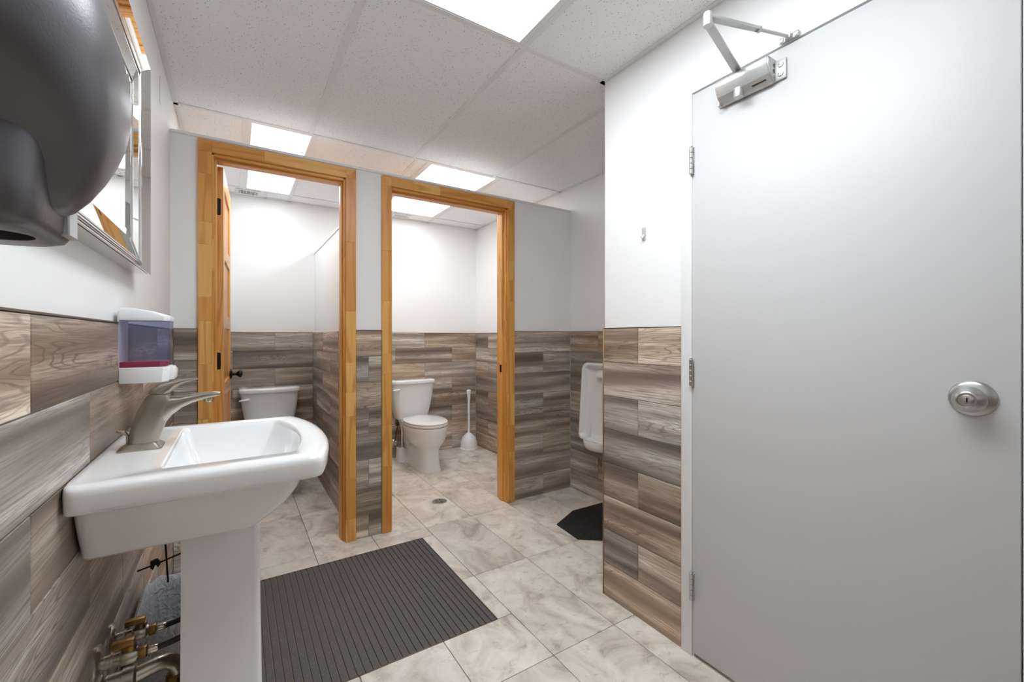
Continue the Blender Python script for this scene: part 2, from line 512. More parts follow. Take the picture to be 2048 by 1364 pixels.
wu = struct('wall_right_stall', [((XU + PT, 1.3, 0), (XU + .15, YB + .15, CH + .03))], M['paint'])
bbox('grout_bed', (XU + .003, 1.6, 0), (XU + PT + .002, YP, ZT), M['grout'], wu, 0)
bbox('grout_bed', (XU + .003, YP2, 0), (XU + PT + .002, YB, ZT), M['grout'], wu, 0)
tile_wall(wu, 1.6, YP, 'y', XU, -1, (2.318, 2.011))
tile_wall(wu, YP2, YB, 'y', XU, -1, (3.952, 3.645))
bbox('edge_trim', (XU - .001, 1.6, ZT), (XU + .01, YP, ZT + .003), M['edge'], wu, .0008, 1)
bbox('edge_trim', (XU - .001, YP2, ZT), (XU + .01, YB, ZT + .003), M['edge'], wu, .0008, 1)

# entry wall block with the doorway
DY0, DY1, DZ = .190, .986, 2.097        # door leaf
YC = 1.456                              # corner of the entry wall
FW = .052                               # steel frame face width
wr = struct('wall_right', [
    ((XR + .006, DY1 + FW, 0), (XR + .16, YC - .003, CH + .03)),
    ((XR + .006, DY0 - FW, DZ + .045), (XR + .16, DY1 + FW, CH + .03)),
    ((XR + .006, Y0, 0), (XR + .16, DY0 - FW, CH + .03)),
    ((XR + .15, YC - .15, 0), (XU + .15, YC - .003, CH + .03)),
], M['paint'])
bbox('grout_bed', (XR + .003, DY1 + FW + .003, 0), (XR + .008, YC, ZT), M['grout'], wr, 0)
tile_wall(wr, DY1 + FW + .004, YC, 'y', XR, -1, (1.253, 1.560))
bbox('edge_trim', (XR - .001, DY1 + FW + .004, ZT), (XR + .008, YC, ZT + .003), M['edge'], wr, .0008, 1)
bbox('corner_trim', (XR - .002, YC, 0), (XR + .010, YC + .005, ZT + .003), M['edgeb'], wr, .001, 1)
bbox('grout_bed', (XR + .01, YC - .004, 0), (XU, YC + .002, ZT), M['grout'], wr, 0)
tile_wall(wr, XR + .006, XU, 'x', YC + .010, 1, (1.75, 2.05))
bbox('edge_trim', (XR - .001, Y0, ZT), (XR + .008, DY0 - FW - .004, ZT + .003), M['edge'], wr, .0008, 1)
tile_wall(wr, Y0, DY0 - FW - .004, 'y', XR, -1, (-.2, -.5))

wn = struct('wall_near', [((XL - .15, Y0 - .12, 0), (XR + .16, Y0, CH + .03))], M['paint'])
tile_wall(wn, XL, XR, 'x', Y0 + .008, 1, (.2, .5))

# partition in front of the stalls: two door openings
D1 = (-.097, .540); D2 = (.807, 1.650); HZ = 2.112; PZ = 2.184
yf = YP + PT
wp = struct('wall_partition', [
    ((XL - .012, yf, 0), (D1[0] - .012, YP2, PZ)),
    ((D1[1] + .012, yf, 0), (D2[0] - .012, YP2, PZ)),
    ((D2[1] + .012, yf, 0), (XU + PT, YP2, PZ)),
    ((D1[0] - .012, yf, HZ + .012), (D1[1] + .012, YP2, PZ)),
    ((D2[0] - .012, yf, HZ + .012), (D2[1] + .012, YP2, PZ)),
], M['paint'])
C1 = (-.154, .597); C2 = (.750, 1.707)
for a, b, j in ((XL, C1[0], (-.9, -.6)), (C1[1], C2[0], (.20, .672)), (C2[1], XU, (1.68, 1.975))):
    bbox('grout_bed', (a, YP + .003, 0), (b, yf + .002, ZT), M['grout'], wp, 0)
    tile_wall(wp, a + .001, b - .001, 'x', YP, -1, j)
    bbox('edge_trim', (a, YP - .001, ZT), (b, YP + .01, ZT + .003), M['edge'], wp, .0008, 1)
bbox('cap', (XL - .008, yf - .006, PZ), (XU + .008, YP2 + .006, PZ + .016), M['trimwhite'], wp, .003)

wd = struct('wall_divider', [((.601, YP2, 0), (.689, YB + .012, 1.934))], M['paint'])
bbox('grout_bed', (.593, YP2, 0), (.603, YB, ZT), M['grout'], wd, 0)
bbox('grout_bed', (.687, YP2, 0), (.697, YB, ZT), M['grout'], wd, 0)
tile_wall(wd, YP2, YB, 'y', .590, -1, (3.715, 3.405))
tile_wall(wd, YP2, YB, 'y', .700, 1, (3.5, 3.2))
bbox('cap', (.595, YP2, 1.934), (.695, YB + .012, 1.952), M['trimwhite'], wd, .003)

# ------------------------------------------------------------------ floor tiles
MX0, MX1, MY0, MY1 = .02, .936, 1.566, 2.442            # recess of the entrance mat
def ftile(x0, x1, y0, y1):
    if x1 - x0 < .012 or y1 - y0 < .012: return
    g = .0026
    me = tile_mesh(x1 - x0 - g, y1 - y0 - g, .0121, .0009)
    if not me.materials: me.materials.append(M['floortile'])
    o = bpy.data.objects.new('tile', me); COL.objects.link(o)
    o.location = ((x0 + x1) / 2, (y0 + y1) / 2, 0); o.parent = floor
xs = [.050 + .3185 * k for k in range(-2, 9)]
ys = [1.275 + .6415 * k for k in range(-5, 7)]
for xa, xb in zip(xs, xs[1:]):
    xa, xb = max(xa, XL - .01), min(xb, XU + .01)
    if xb <= xa: continue
    for ya, yb in zip(ys, ys[1:]):
        ya, yb = max(ya, Y0 - .02), min(yb, YB + .01)
        if yb <= ya: continue
        ox0, ox1, oy0, oy1 = max(xa, MX0), min(xb, MX1), max(ya, MY0), min(yb, MY1)
        if ox1 - ox0 > .01 and oy1 - oy0 > .01:
            if oy0 > ya: ftile(xa, xb, ya, oy0)
            if oy1 < yb: ftile(xa, xb, oy1, yb)
            if ox0 > xa: ftile(xa, ox0, oy0, oy1)
            if ox1 < xb: ftile(ox1, xb, oy0, oy1)
        else:
            ftile(xa, xb, ya, yb)

# ------------------------------------------------------------------ ceiling tiles, grid bars
BW = .024
LW0, LW1 = XL - PT, XU + PT
xm = [LW0, .374, .997, 1.616, LW1]
ymain = [Y0, .155, 1.460, 2.762]
def ctile(x0, x1, y0, y1):
    if x1 - x0 < .02 or y1 - y0 < .02: return
    me = tile_mesh(x1 - x0 + .004, y1 - y0 + .004, .015, .002)
    if not me.materials: me.materials.append(M['ceil'])
    o = bpy.data.objects.new('ceiling_tile', me); COL.objects.link(o)
    o.location = ((x0 + x1) / 2, (y0 + y1) / 2, CH + .002)
    o.rotation_euler = (math.pi, 0, 0)      # finished face down
    o.parent = ceiling
LIGHTS = [(.374, .997, .155, 1.460), (.056, .386, 2.762, 4.048), (1.100, 1.668, 2.762, 4.038)]
def cells(xl, yl):
    for xa, xb in zip(xl, xl[1:]):
        for ya, yb in zip(yl, yl[1:]):
            cx, cy = (xa + xb) / 2, (ya + yb) / 2
            if any(l[0] < cx < l[1] and l[2] < cy < l[3] for l in LIGHTS): continue
            ctile(xa, xb, ya, yb)
cells(xm, ymain)
xstall = [LW0, .056, .386, 1.027, 1.100, 1.668, LW1]
cells(xstall, [2.762, 4.043])
xback = [LW0, .215, .400, 1.027, 1.668, LW1]
cells(xback, [4.043, YB + PT])
def bar(x0, y0, x1, y1):
    bbox('grid_bar', (x0, y0, CH - .003), (x1, y1, CH + .03), M['ceilbar'], ceiling, .0008, 1)
def bary(x, y0, y1): bar(x - BW / 2, y0, x + BW / 2, y1)
def barx(y, x0, x1): bar(x0, y - BW / 2, x1, y + BW / 2)
for y in (.155, 1.460, 2.762, 4.043): barx(y, LW0, LW1)
for x in (.374, .997, 1.616):
    for ya, yb in zip(ymain, ymain[1:]): bary(x, ya + BW / 2 - .001, yb - BW / 2 + .001)
for x in (.045, .398, 1.027, 1.680): bary(x, 2.774, 4.032)
for x in (.215, .400, 1.680): bary(x, 4.054, YB + PT)
# wall angles
bar(LW0, Y0, LW0 + .02, YB + PT); bar(LW1 - .02, YC, LW1, YB + PT)
bar(LW0, YB + PT - .02, LW1, YB + PT); bar(XR - .014, Y0, XR + .006, YC); bar(XR - .014, YC - .003, LW1, YC + .017)

# ------------------------------------------------------------------ finger-jointed pine trims
def sticks(parent, a, b, axis, mn=.10, mx=.42):
    """a long board a..b cut into finger-jointed lengths along axis 0/1/2"""
    t = a[axis]; end = b[axis]
    while t < end - 1e-6:
        s = random.uniform(mn, mx)
        if end - (t + s) < mn: s = end - t
        p, q = list(a), list(b); p[axis] = t; q[axis] = t + s
        bbox('wood_block', p, q, M[('pineX', 'pineY', 'pineZ')[axis]], parent, .0012, 1)
        t += s
def doorway(name, C, D):
    root = empty(name, ((C[0] + C[1]) / 2, YP, 0)); root['kind'] = 'structure'
    ox, oy = root.location.x, root.location.y
    def st(a, b, axis, **k):
        sticks(root, (a[0] - ox, a[1] - oy, a[2]), (b[0] - ox, b[1] - oy, b[2]), axis, **k)
    cy0, cy1 = 2.619, yf + .001
    top = 2.174; inz = 2.116
    # casings: mitred head, legs below
    st((C[0], cy0, .001), (D[0], cy1, inz), 2)
    st((D[1], cy0, .001), (C[1], cy1, inz), 2)
    for xo, xi in ((C[0], D[0]), (C[1], D[1])):
        m = MB(); m.prism([(xo - ox, cy0 - oy, inz), (xi - ox, cy0 - oy, inz), (xo - ox, cy0 - oy, top)], (0, cy1 - cy0, 0))
        m.build('wood_block', M['pineZ'], root, smooth=False)
        m = MB(); m.prism([(xi - ox, cy0 - oy, inz + .0005), (xi - ox, cy0 - oy, top), (xo - ox, cy0 - oy, top)], (0, cy1 - cy0, 0))
        m.build('wood_block', M['pineX'], root, smooth=False)
    st((D[0], cy0, inz), (D[1], cy1, top), 0)
    # jambs, set back by a small reveal
    jx = .008
    st((D[0] - .011, yf - .002, .001), (D[0] + jx, YP2 + .004, HZ), 2)
    st((D[1] - jx, yf - .002, .001), (D[1] + .011, YP2 + .004, HZ), 2)
    st((D[0] + jx, yf - .002, HZ - jx), (D[1] - jx, YP2 + .004, HZ + .010), 0)
    # stops
    sy0, sy1 = 2.672, 2.718
    st((D[0] + jx, sy0, .03), (D[0] + jx + .011, sy1, HZ - jx), 2, mn=.5, mx=1.2)
    st((D[1] - jx - .011, sy0, .001), (D[1] - jx, sy1, HZ - jx), 2, mn=.5, mx=1.2)
    st((D[0] + jx + .011, sy0, HZ - jx - .011), (D[1] - jx - .011, sy1, HZ - jx), 0, mn=.3, mx=.8)
    # casing on the stall side
    st((C[0], YP2 + .001, .001), (D[0], YP2 + .018, inz), 2)
    st((D[1], YP2 + .001, .001), (C[1] - .02, YP2 + .018, inz), 2)
    st((C[0], YP2 + .001, inz), (C[1] - .02, YP2 + .018, top), 0)
    return root
t1 = doorway('trim_1', C1, D1)
t2 = doorway('trim_2', C2, D2)
tag(t1, 'finger-jointed pine door surround of the stall with the open door in view')
tag(t2, 'finger-jointed pine door surround of the stall with the plunger')
ox = t2.location.x
sp = bbox('strike_plate', (D2[1] - .0195 - ox, 2.678 - YP, .935), (D2[1] - .0185 - ox, 2.705 - YP, .990), M['black'], t2, .0003, 1)

# pine panel doors of the stalls, standing open into the stalls
def panel_door(name, width, loc, ang, label):
    root = empty(name, loc, ang); root['kind'] = 'structure'; tag(root, label)
    T = .035; H0, H1 = .012, 2.098
    sw = .085
    bbox('stile', (0, 0, H0), (sw, T, H1), M['pineZ'], root, .0015, 1)
    bbox('stile', (width - sw, 0, H0), (width, T, H1), M['pineZ'], root, .0015, 1)
    z = [H0 + .17]
    n = 5; rail = .08
    ph = (H1 - .10 - (H0 + .17) - (n - 1) * rail) / n
    bbox('rail', (sw, 0, H0), (width - sw, T, H0 + .17), M['pineX'], root, .0015, 1)
    zz = H0 + .17
    for i in range(n):
        bbox('panel', (sw - .002, .010, zz - .002), (width - sw + .002, T - .010, zz + ph + .002), M['pineZ'], root, 0)
        zz += ph
        r = rail if i < n - 1 else H1 - zz
        bbox('rail', (sw, 0, zz), (width - sw, T, zz + r), M['pineX'], root, .0015, 1)
        zz += r
    for hz in (.24, 1.065, 1.885):
        hb = MB(); rr = .008; pts = []
        for a in range(0, 91, 15):      # leaf let into the hinge edge, rounded away from the pin
            pts.append((-.0012, .012 + rr - rr * math.sin(math.radians(a)), hz + .045 - rr + rr * math.cos(math.radians(a))))
        pts = pts + [(p[0], p[1], 2 * hz - p[2]) for p in reversed(pts)]
        pts += [(-.0012, .037, hz - .045), (-.0012, .037, hz + .045)]
        hb.prism(pts, (.002, 0, 0))
        h = hb.build('hinge', M['black'], root, smooth=False)
        MB().lathe([(.0055, -.046), (.0065, -.044), (.0065, .044), (.0055, .046)], (-.004, T + .004, hz), n=14).build('hinge_pin', M['black'], h)
        for dz in (-.028, 0, .028):
            MB().lathe([(.0035, 0), (.003, -.0012)], (-.0012, .021 + (.007 if dz == 0 else 0), hz + dz), 'X', n=10).build('screw', M['black'], h)
    for sy, s in ((0, -1), (T, 1)):
        k = MB().lathe([(.032, 0), (.032, .004), (.026, .010), (.011, .014), (.010, .034), (.019, .044), (.026, .053), (.024, .062), (.012, .068)],
                       (0, 0, 0), 'Y', n=24)
        if s < 0: bmesh.ops.scale(k.bm, vec=(1, -1, 1), verts=k.bm.verts)
        k.build('knob', M['black'], root, loc=(width - .065, sy, .955))
    return root
panel_door('door_1', .605, (-.0515, 2.768, 0), math.radians(90 - 2.6), 'pine five-panel stall door standing open beside the toilet behind the sink')
panel_door('door_2', .80, (.842, 2.768, 0), math.radians(91.5), 'pine five-panel door folded open inside the stall with the plunger')

# ------------------------------------------------------------------ entry door with frame
fr = empty('trim_3', (XR, (DY0 + DY1) / 2, 0)); fr['kind'] = 'structure'
tag(fr, 'white painted steel frame around the white entry door')
oy = fr.location.y
def fb(a, b, bev=.0015): return bbox('frame_member', (a[0] - XR, a[1] - oy, a[2]), (b[0] - XR, b[1] - oy, b[2]), M['frame'], fr, bev)
g = .0055
fb((XR - .006, DY1 + .006, .0), (XR + .15, DY1 + FW, DZ + .045))
fb((XR - .006, DY0 - FW, .0), (XR + .15, DY0 - .003, DZ + .045))
fb((XR - .006, DY0 - g, DZ + g), (XR + .15, DY1 + .006, DZ + .045))
# rebate step behind the gap
fb((XR + .002, DY1 + .0015, .0), (XR + .13, DY1 + .007, DZ + g), 0)
fb((XR + .042, DY0 - g, .0), (XR + .13, DY0 + .012, DZ + g), 0)
fb((XR + .042, DY0, DZ - .012), (XR + .13, DY1, DZ + g + .001), 0)
bbox('strike_plate', (XR - .0075 - XR, DY0 - .030 - oy, 1.01), (XR - .004 - XR, DY0 - .006 - oy, 1.09), M['steel'], fr, .0008, 1)

door = empty('door_3', (XR - .004, DY1, 0)); door['kind'] = 'structure'
tag(door, 'white flush entry door with round keyed knob and overhead closer')
bbox('leaf', (0, DY0 - DY1, .014), (.042, 0, DZ), M['door'], door, .002)
for hz in (.262, 1.06, 1.849):
    h = bbox('hinge', (-.004, -.004, hz - .050), (.030, .0045, hz + .050), M['steel'], door, .0008, 1)
    for i in range(5):
        z0 = -.050 + i * .020
        MB().lathe([(.0058, z0 + .0006), (.0066, z0 + .0016), (.0066, z0 + .0184), (.0058, z0 + .0194)], (-.0085 - .013, .004, 0), n=16).build('hinge_knuckle', M['steel'], h)
    MB().lathe([(.0045, .050), (.006, .051), (.006, .053), (.003, .055)], (-.0215, .004, 0), n=14).build('pin_head', M['steel'], h)
# keyed knob: the axis points into the room (-x)
kn = empty('knob_set', (0, .263 - DY1, 1.051)); kn.parent = door
def lx(prof, name, mat, par):
    return MB().lathe([(r, -h_) for r, h_ in prof], (0, 0, 0), 'X', n=40).build(name, mat, par)
ks = lx([(.0415, 0), (.0415, .002), (.040, .005), (.034, .009), (.020, .0115), (.0135, .013), (.0135, .022)], 'rose', M['steel'], door)
ks.location = (0, .263 - DY1, 1.051)
kb = lx([(.0125, .016), (.0135, .022), (.022, .026), (.0285, .030), (.0295, .032), (.0295, .034), (.0285, .0355), (.024, .043), (.0190, .0485), (.0172, .0500), (.0158, .0502), (.0150, .0485)], 'knob', M['steel'], door)
kb.location = ks.location
kc = lx([(.0118, .047), (.0118, .0500), (.0110, .0505)], 'key_cylinder', M['steel'], kb)
for o in (kb, kc): cut(o, MB().box((-.060, -.0012, -.005), (-.036, .0012, .005)), Vector(door.location) + Vector(ks.location))
bpy.data.objects.remove(kn)

# overhead closer
cl = empty('door_closer', (XR - .006, .79, 2.03))
tag(cl, 'silver overhead door closer with folding arm on the white entry door', 'door closer')
def closer():
    # body: extruded section with a bevelled nose
    sec = [(0, .036), (-.050, .036), (-.052, .030), (-.052, .010), (-.041, -.010), (-.039, -.016), (-.012, -.036), (0, -.036)]
    body = MB().prism([(x, .078, z) for x, z in sec], (0, -.172, 0)).bevel(.0025, 2).build('body', M['closer'], cl)
    e = MB().prism([(x * .96, -.092, z * .96) for x, z in sec], (0, -.006, 0)).bevel(.002, 2).build('end_cap', M['closer'], cl)
    MB().box((-.006, -.128, -.034), (0, .092, .030)).bevel(.004, 2).build('mounting_plate', M['closer'], cl)
    for z in (-.016, .012):
        s = MB().lathe([(.0085, 0), (.0075, -.003), (.004, -.0035)], (-.006, -.113, z), 'X', n=18).build('screw', M['steel'], cl)
        cut(s, MB().box((-.012, -.118, z - .001), (-.0078, -.108, z + .001)), cl.location)
    cut(body, MB().prism([(-.0310, -.080, -.0260), (-.0255, -.080, -.0300), (-.0170, -.080, -.0180), (-.0225, -.080, -.0140)], (0, .044, 0)), cl.location)
    for z in (.006, -.010):
        for o in (e, body): cut(o, MB().box((-.020, -.110, z), (-.010, -.080, z + .013)), cl.location)
    MB().lathe([(.015, -.006), (.0155, -.030), (.0145, -.035), (.011, -.037)], (-.031, .006, -.008), 'Z', n=26).build('pinion_cap', M['closer'], cl)
    MB().box((-.030, .074, -.040), (-.012, .082, -.026)).bevel(.002, 1).build('foot', M['closer'], cl)
    # arm: pivot -> elbow in the room -> bracket on the frame head
    piv = Vector((-.026, .010, .041)); elb = Vector((1.122 - (XR - .006), .724 - .79, 2.078 - 2.03)); brk = Vector((-.016, .652 - .79, 2.112 - 2.03))
    MB().lathe([(.011, -.010), (.011, .006), (.008, .010)], piv, n=18).build('pinion', M['closer'], cl)
    def flat(a, b, wa, wb, t):
        d = (b - a); d.normalize(); s = d.cross(Vector((0, 0, 1))).normalized(); u = s.cross(d)
        m = MB(); m.loft([[a + s * wa + u * t, a - s * wa + u * t, a - s * wa - u * t, a + s * wa - u * t],
                          [b + s * wb + u * t, b - s * wb + u * t, b - s * wb - u * t, b + s * wb - u * t]])
        return m.bevel(.0012, 2)
    m1 = flat(piv + Vector((0, 0, .004)), elb, .013, .011, .0032); m1.build('main_arm', M['closer'], cl)
    MB().lathe([(.012, -.008), (.0125, -.004), (.0125, .010), (.012, .0105), (.012, .0115), (.0125, .012), (.0125, .026), (.011, .029)], elb, n=22).build('elbow', M['closer'], cl)
    e2 = elb + Vector((0, 0, .017)); mid = e2.lerp(brk, .62)
    flat(e2, mid, .011, .008, .0045).build('forearm', M['closer'], cl)
    MB().tube([e2.lerp(brk, .60), e2.lerp(brk, .63), e2.lerp(brk, .64)], [.009, .0095, .006], 14).build('clamp', M['closer'], cl)
    MB().tube([e2.lerp(brk, .60), brk], .0048, 12).build('rod', M['closer'], cl)
    b = MB().box((-.0035, -.028, -.009), (.0015, .028, .009)).bevel(.006, 3)
    bo = b.build('bracket', M['closer'], cl, loc=(brk.x + .010, brk.y, brk.z))
    MB().prism([(-.014, -.008, -.006), (-.002, -.012, -.006), (-.002, .012, -.006), (-.014, .006, -.006)], (0, 0, .010)).build('shoe', M['closer'], bo)
    for dy in (-.021, .021):
        MB().lathe([(.0075, -.003), (.006, -.0065), (.003, -.007)], (0, dy, 0), 'X', n=16).build('screw', M['steel'], bo)
closer()

# ------------------------------------------------------------------ ceiling lights and vents
def ceil_light(i, label, ribs):
    x0, x1, y0, y1 = LIGHTS[i]
    gx = [(.030, .036), (.024, .006), (.038, .026)][i]
    root = empty('ceiling_light', ((x0 + x1) / 2, (y0 + y1) / 2, CH)); tag(root, label, 'ceiling light', 'fluorescent ceiling lights')
    cx, cy = root.location.x, root.location.y
    a, b, c, d = x0 - cx + gx[0], x1 - cx - gx[1], y0 - cy + .026, y1 - cy - .020
    X0, X1, Y0_, Y1 = x0 - cx, x1 - cx, y0 - cy + .010, y1 - cy - .004
    for p, q in (((X0, Y0_), (a, Y1)), ((b, Y0_), (X1, Y1)), ((a, Y0_), (b, c)), ((a, d), (b, Y1))):
        bbox('frame', (p[0], p[1], -.002), (q[0], q[1], .03), M['ceilbar'], root, .001, 1)
    m = MB()
    m.box((a - .004, c - .004, .004), (b + .004, d + .004, .008))
    m.build('diffuser', M['panel'][i], root, smooth=False)
ceil_light(0, 'large rectangular ceiling light over the sink area, half out of frame', 0)
ceil_light(1, 'narrow ceiling light with ribbed lens above the left toilet stall', 1)
ceil_light(2, 'wide ceiling light above the stall with the plunger', 0)
def vent(x0, x1, y0, y1, label):
    root = empty('ceiling_vent', ((x0 + x1) / 2, (y0 + y1) / 2, CH)); tag(root, label, 'vent', 'ceiling vents in the stalls')
    hx, hy = (x1 - x0) / 2, (y1 - y0) / 2
    m = MB()
    for a, b in (((-hx - .02, -hy - .02), (hx + .02, -hy)), ((-hx - .02, hy), (hx + .02, hy + .02)), ((-hx - .02, -hy), (-hx, hy)), ((hx, -hy), (hx + .02, hy))):
        m.box((a[0], a[1], -.006), (b[0], b[1], .001))
    m.build('frame', M['ceilbar'], root, smooth=False)
    ct = child_at(ceiling, 'ceiling_tile', root.location.x, root.location.y)
    cut(ct, MB().box((-hx, -hy, -.02), (hx, hy, .028)), root.location)
    n = 14
    for i in range(n):
        x = -hx + (i + .5) * 2 * hx / n
        bbox('slat', (x - .0022, -hy, -.006), (x + .0022, hy, .012), M['ceilbar'], root, 0)
vent(.025, .160, 4.095, 4.190, 'small white louvred ceiling vent in the left toilet stall')
vent(1.300, 1.435, 4.095, 4.190, 'small white louvred ceiling vent in the stall with the plunger')

# ------------------------------------------------------------------ sink
def resample_side(pts, n):
    """n points along a polyline, end point excluded"""
    P = [Vector(p) for p in pts]; seg = [(b - a).length for a, b in zip(P, P[1:])]; tot = sum(seg); out = []
    for i in range(n):
        t = tot * i / n; k = 0
        while k < len(seg) - 1 and t > seg[k]: t -= seg[k]; k += 1
        out.append(P[k].lerp(P[k + 1], t / seg[k] if seg[k] else 0))
    return out
SYC = 1.305
def sink_ring(z, hw, xb, xc, xf, n=20, sm=2):
    """closed outline: half-width hw, back xb, front corner xc, front middle xf"""
    front = []
    for i in range(13):
        t = -1 + 2 * i / 12
        front.append((xc + (xf - xc) * (1 - abs(t) ** 2.2), SYC + hw * t, z))
    near = [(xb, SYC - hw, z), (xc, SYC - hw, z)]
    far = [(xc, SYC + hw, z), (xb, SYC + hw, z)]
    back = [(xb, SYC + hw, z), (xb, SYC - hw, z)]
    pts = resample_side(near, n * 2) + resample_side(front, n * 2) + resample_side(far, n * 2) + resample_side(back, n)
    for _ in range(sm):
        pts = [(pts[i - 1] + pts[i] * 2 + pts[(i + 1) % len(pts)]) / 4 for i in range(len(pts))]
    return pts
sink = empty('pedestal_sink', (XL, SYC, 0)); tag(sink, 'white porcelain pedestal sink standing against the wood-look tiled wall', 'sink')
def sinkpart(m, name, mat, **k):
    o = m.build(name, mat, None, **k); o.parent = sink; o.location = (-XL, -SYC, 0); return o
ZR = .936
rings = [sink_ring(.7635, .150, XL + .004, .020, .052), sink_ring(.764, .166, XL + .004, .036, .066), sink_ring(.770, .172, XL + .003, .042, .076),
         sink_ring(.790, .184, XL + .003, .068, .104), sink_ring(.820, .204, XL + .003, .096, .136), sink_ring(.850, .219, XL + .003, .113, .156),
         sink_ring(.880, .229, XL + .002, .124, .168), sink_ring(.8845, .236, XL + .002, .130, .174),
         sink_ring(.885, .276, XL + .001, .155, .200), sink_ring(.888, .281, XL + .001, .160, .205), sink_ring(.895, .283, XL + .001, .162, .207),
         sink_ring(.918, .285, XL + .001, .164, .209), sink_ring(.927, .284, XL + .001, .163, .208), sink_ring(.933, .280, XL + .001, .159, .204),
         sink_ring(ZR, .272, XL + .004, .151, .196), sink_ring(ZR + .0003, .262, XL + .015, .140, .186),
         sink_ring(ZR + .0002, .226, -.126, .112, .150), sink_ring(ZR - .003, .221, -.121, .108, .145), sink_ring(ZR - .010, .217, -.117, .104, .141),
         sink_ring(ZR - .030, .211, -.111, .099, .134), sink_ring(ZR - .070, .198, -.100, .082, .114), sink_ring(ZR - .100, .175, -.086, .056, .084),
         sink_ring(ZR - .118, .135, -.066, .024, .044), sink_ring(ZR - .124, .070, -.036, -.006, .004)]
sb = MB().loft(rings, True, True)
basin = sinkpart(sb, 'basin', M['porcelain'], ang=60)
def ped_ring(z, x0, x1, hw, t=.022, r=.014):
    # U-shaped shell, open towards the wall
    o = [(x0, SYC - hw)]
    for a in range(-90, 1, 15): o.append((x1 - r + r * math.cos(math.radians(a)), SYC - hw + r + r * math.sin(math.radians(a))))
    for a in range(0, 91, 15): o.append((x1 - r + r * math.cos(math.radians(a)), SYC + hw - r + r * math.sin(math.radians(a))))
    o.append((x0, SYC + hw))
    o += [(x0, SYC + hw - t), (x1 - t, SYC + hw - t), (x1 - t, SYC - hw + t), (x0, SYC - hw + t)]
    return [(x, y, z) for x, y in o]
pm = MB().loft([ped_ring(0, -.112, .078, .112), ped_ring(.05, -.112, .078, .112), ped_ring(.10, -.106, .068, .104), ped_ring(.35, -.1035, .056, .097),
                ped_ring(.62, -.102, .052, .094), ped_ring(.775, -.102, .052, .094)])
sinkpart(pm, 'pedestal', M['porcelain'], ang=50)
sinkpart(MB().lathe([(.024, 0), (.024, .002), (.020, .004), (.010, .0045)], (-.02, SYC, ZR - .1245), n=24), 'drain_ring', M['nickel'])
cut(basin, MB().lathe([(.0045, -.010), (.0045, .008)], (-.1125, 1.165, .905), 'X', n=14, ry=1.6))

# faucet: brushed nickel, one lever
fa = empty('faucet', (-.18, SYC, ZR)); tag(fa, 'brushed nickel single-lever faucet on the white sink', 'faucet')
def fpart(m, name, mat, **k):
    o = m.build(name, mat, None, **k); o.parent = fa; o.location = (.18, -SYC, -ZR); return o
FY = SYC
bp = MB().loft([rrect(-.182, FY, ZR - .001, .040, .036, 40, 8), rrect(-.182, FY, ZR + .0035, .040, .036, 40, 8), rrect(-.180, FY, ZR + .012, .031, .026, 40, 6), rrect(-.180, FY, ZR + .014, .028, .023, 40, 6)])
fpart(bp, 'base_plate', M['nickel'], ang=30)
def sect(cx, cz, tx, tz, half, hw, e=3.0, n=28):
    """section ring in the plane spanned by y and the direction (tx,tz)"""
    out = []
    for i in range(n):
        a = 2 * math.pi * i / n; c, s_ = math.cos(a), math.sin(a)
        p = half * math.copysign(abs(c) ** (2 / e), c); q = hw * math.copysign(abs(s_) ** (2 / e), s_)
        out.append((cx + tx * p, FY + q, cz + tz * p))
    return out
# body column that leans forward
body = [((-.207, .941), (-.152, .941), .022), ((-.206, .955), (-.150, .952), .0215), ((-.203, .975), (-.144, .970), .021), ((-.198, .998), (-.138, .990), .0205),
        ((-.190, 1.022), (-.131, 1.010), .020), ((-.181, 1.042), (-.126, 1.030), .0195), ((-.172, 1.056), (-.128, 1.050), .019), ((-.168, 1.060), (-.131, 1.057), .018)]
m = MB(); rg = []
for (ax, az), (bx_, bz), hw in body:
    dx, dz = bx_ - ax, bz - az; L = math.hypot(dx, dz)
    rg.append(sect((ax + bx_) / 2, (az + bz) / 2, dx / L, dz / L, L / 2, hw, 3.2))
m.loft(rg); fpart(m, 'column', M['nickel'], ang=60)
# spout: from the column forward
sp = [((-.150, 1.052), (-.143, .985), .0185), ((-.132, 1.052), (-.126, 1.008), .0180), ((-.112, 1.051), (-.107, 1.024), .0175), ((-.090, 1.054), (-.087, 1.034), .0170),
      ((-.066, 1.058), (-.064, 1.041), .0168), ((-.045, 1.0585), (-.043, 1.045), .0165), ((-.031, 1.056), (-.031, 1.049), .0160)]
m = MB(); rg = []
for (ax, az), (bx_, bz), hw in sp:
    dx, dz = bx_ - ax, bz - az; L = math.hypot(dx, dz)
    rg.append(sect((ax + bx_) / 2, (az + bz) / 2, dx / L, dz / L, L / 2, hw, 3.0))
m.loft(rg); fpart(m, 'spout', M['nickel'], ang=60)
fpart(MB().lathe([(.010, -.006), (.011, .002), (.011, .006)], (-.055, FY, 1.040), n=20), 'aerator', M['chrome'])
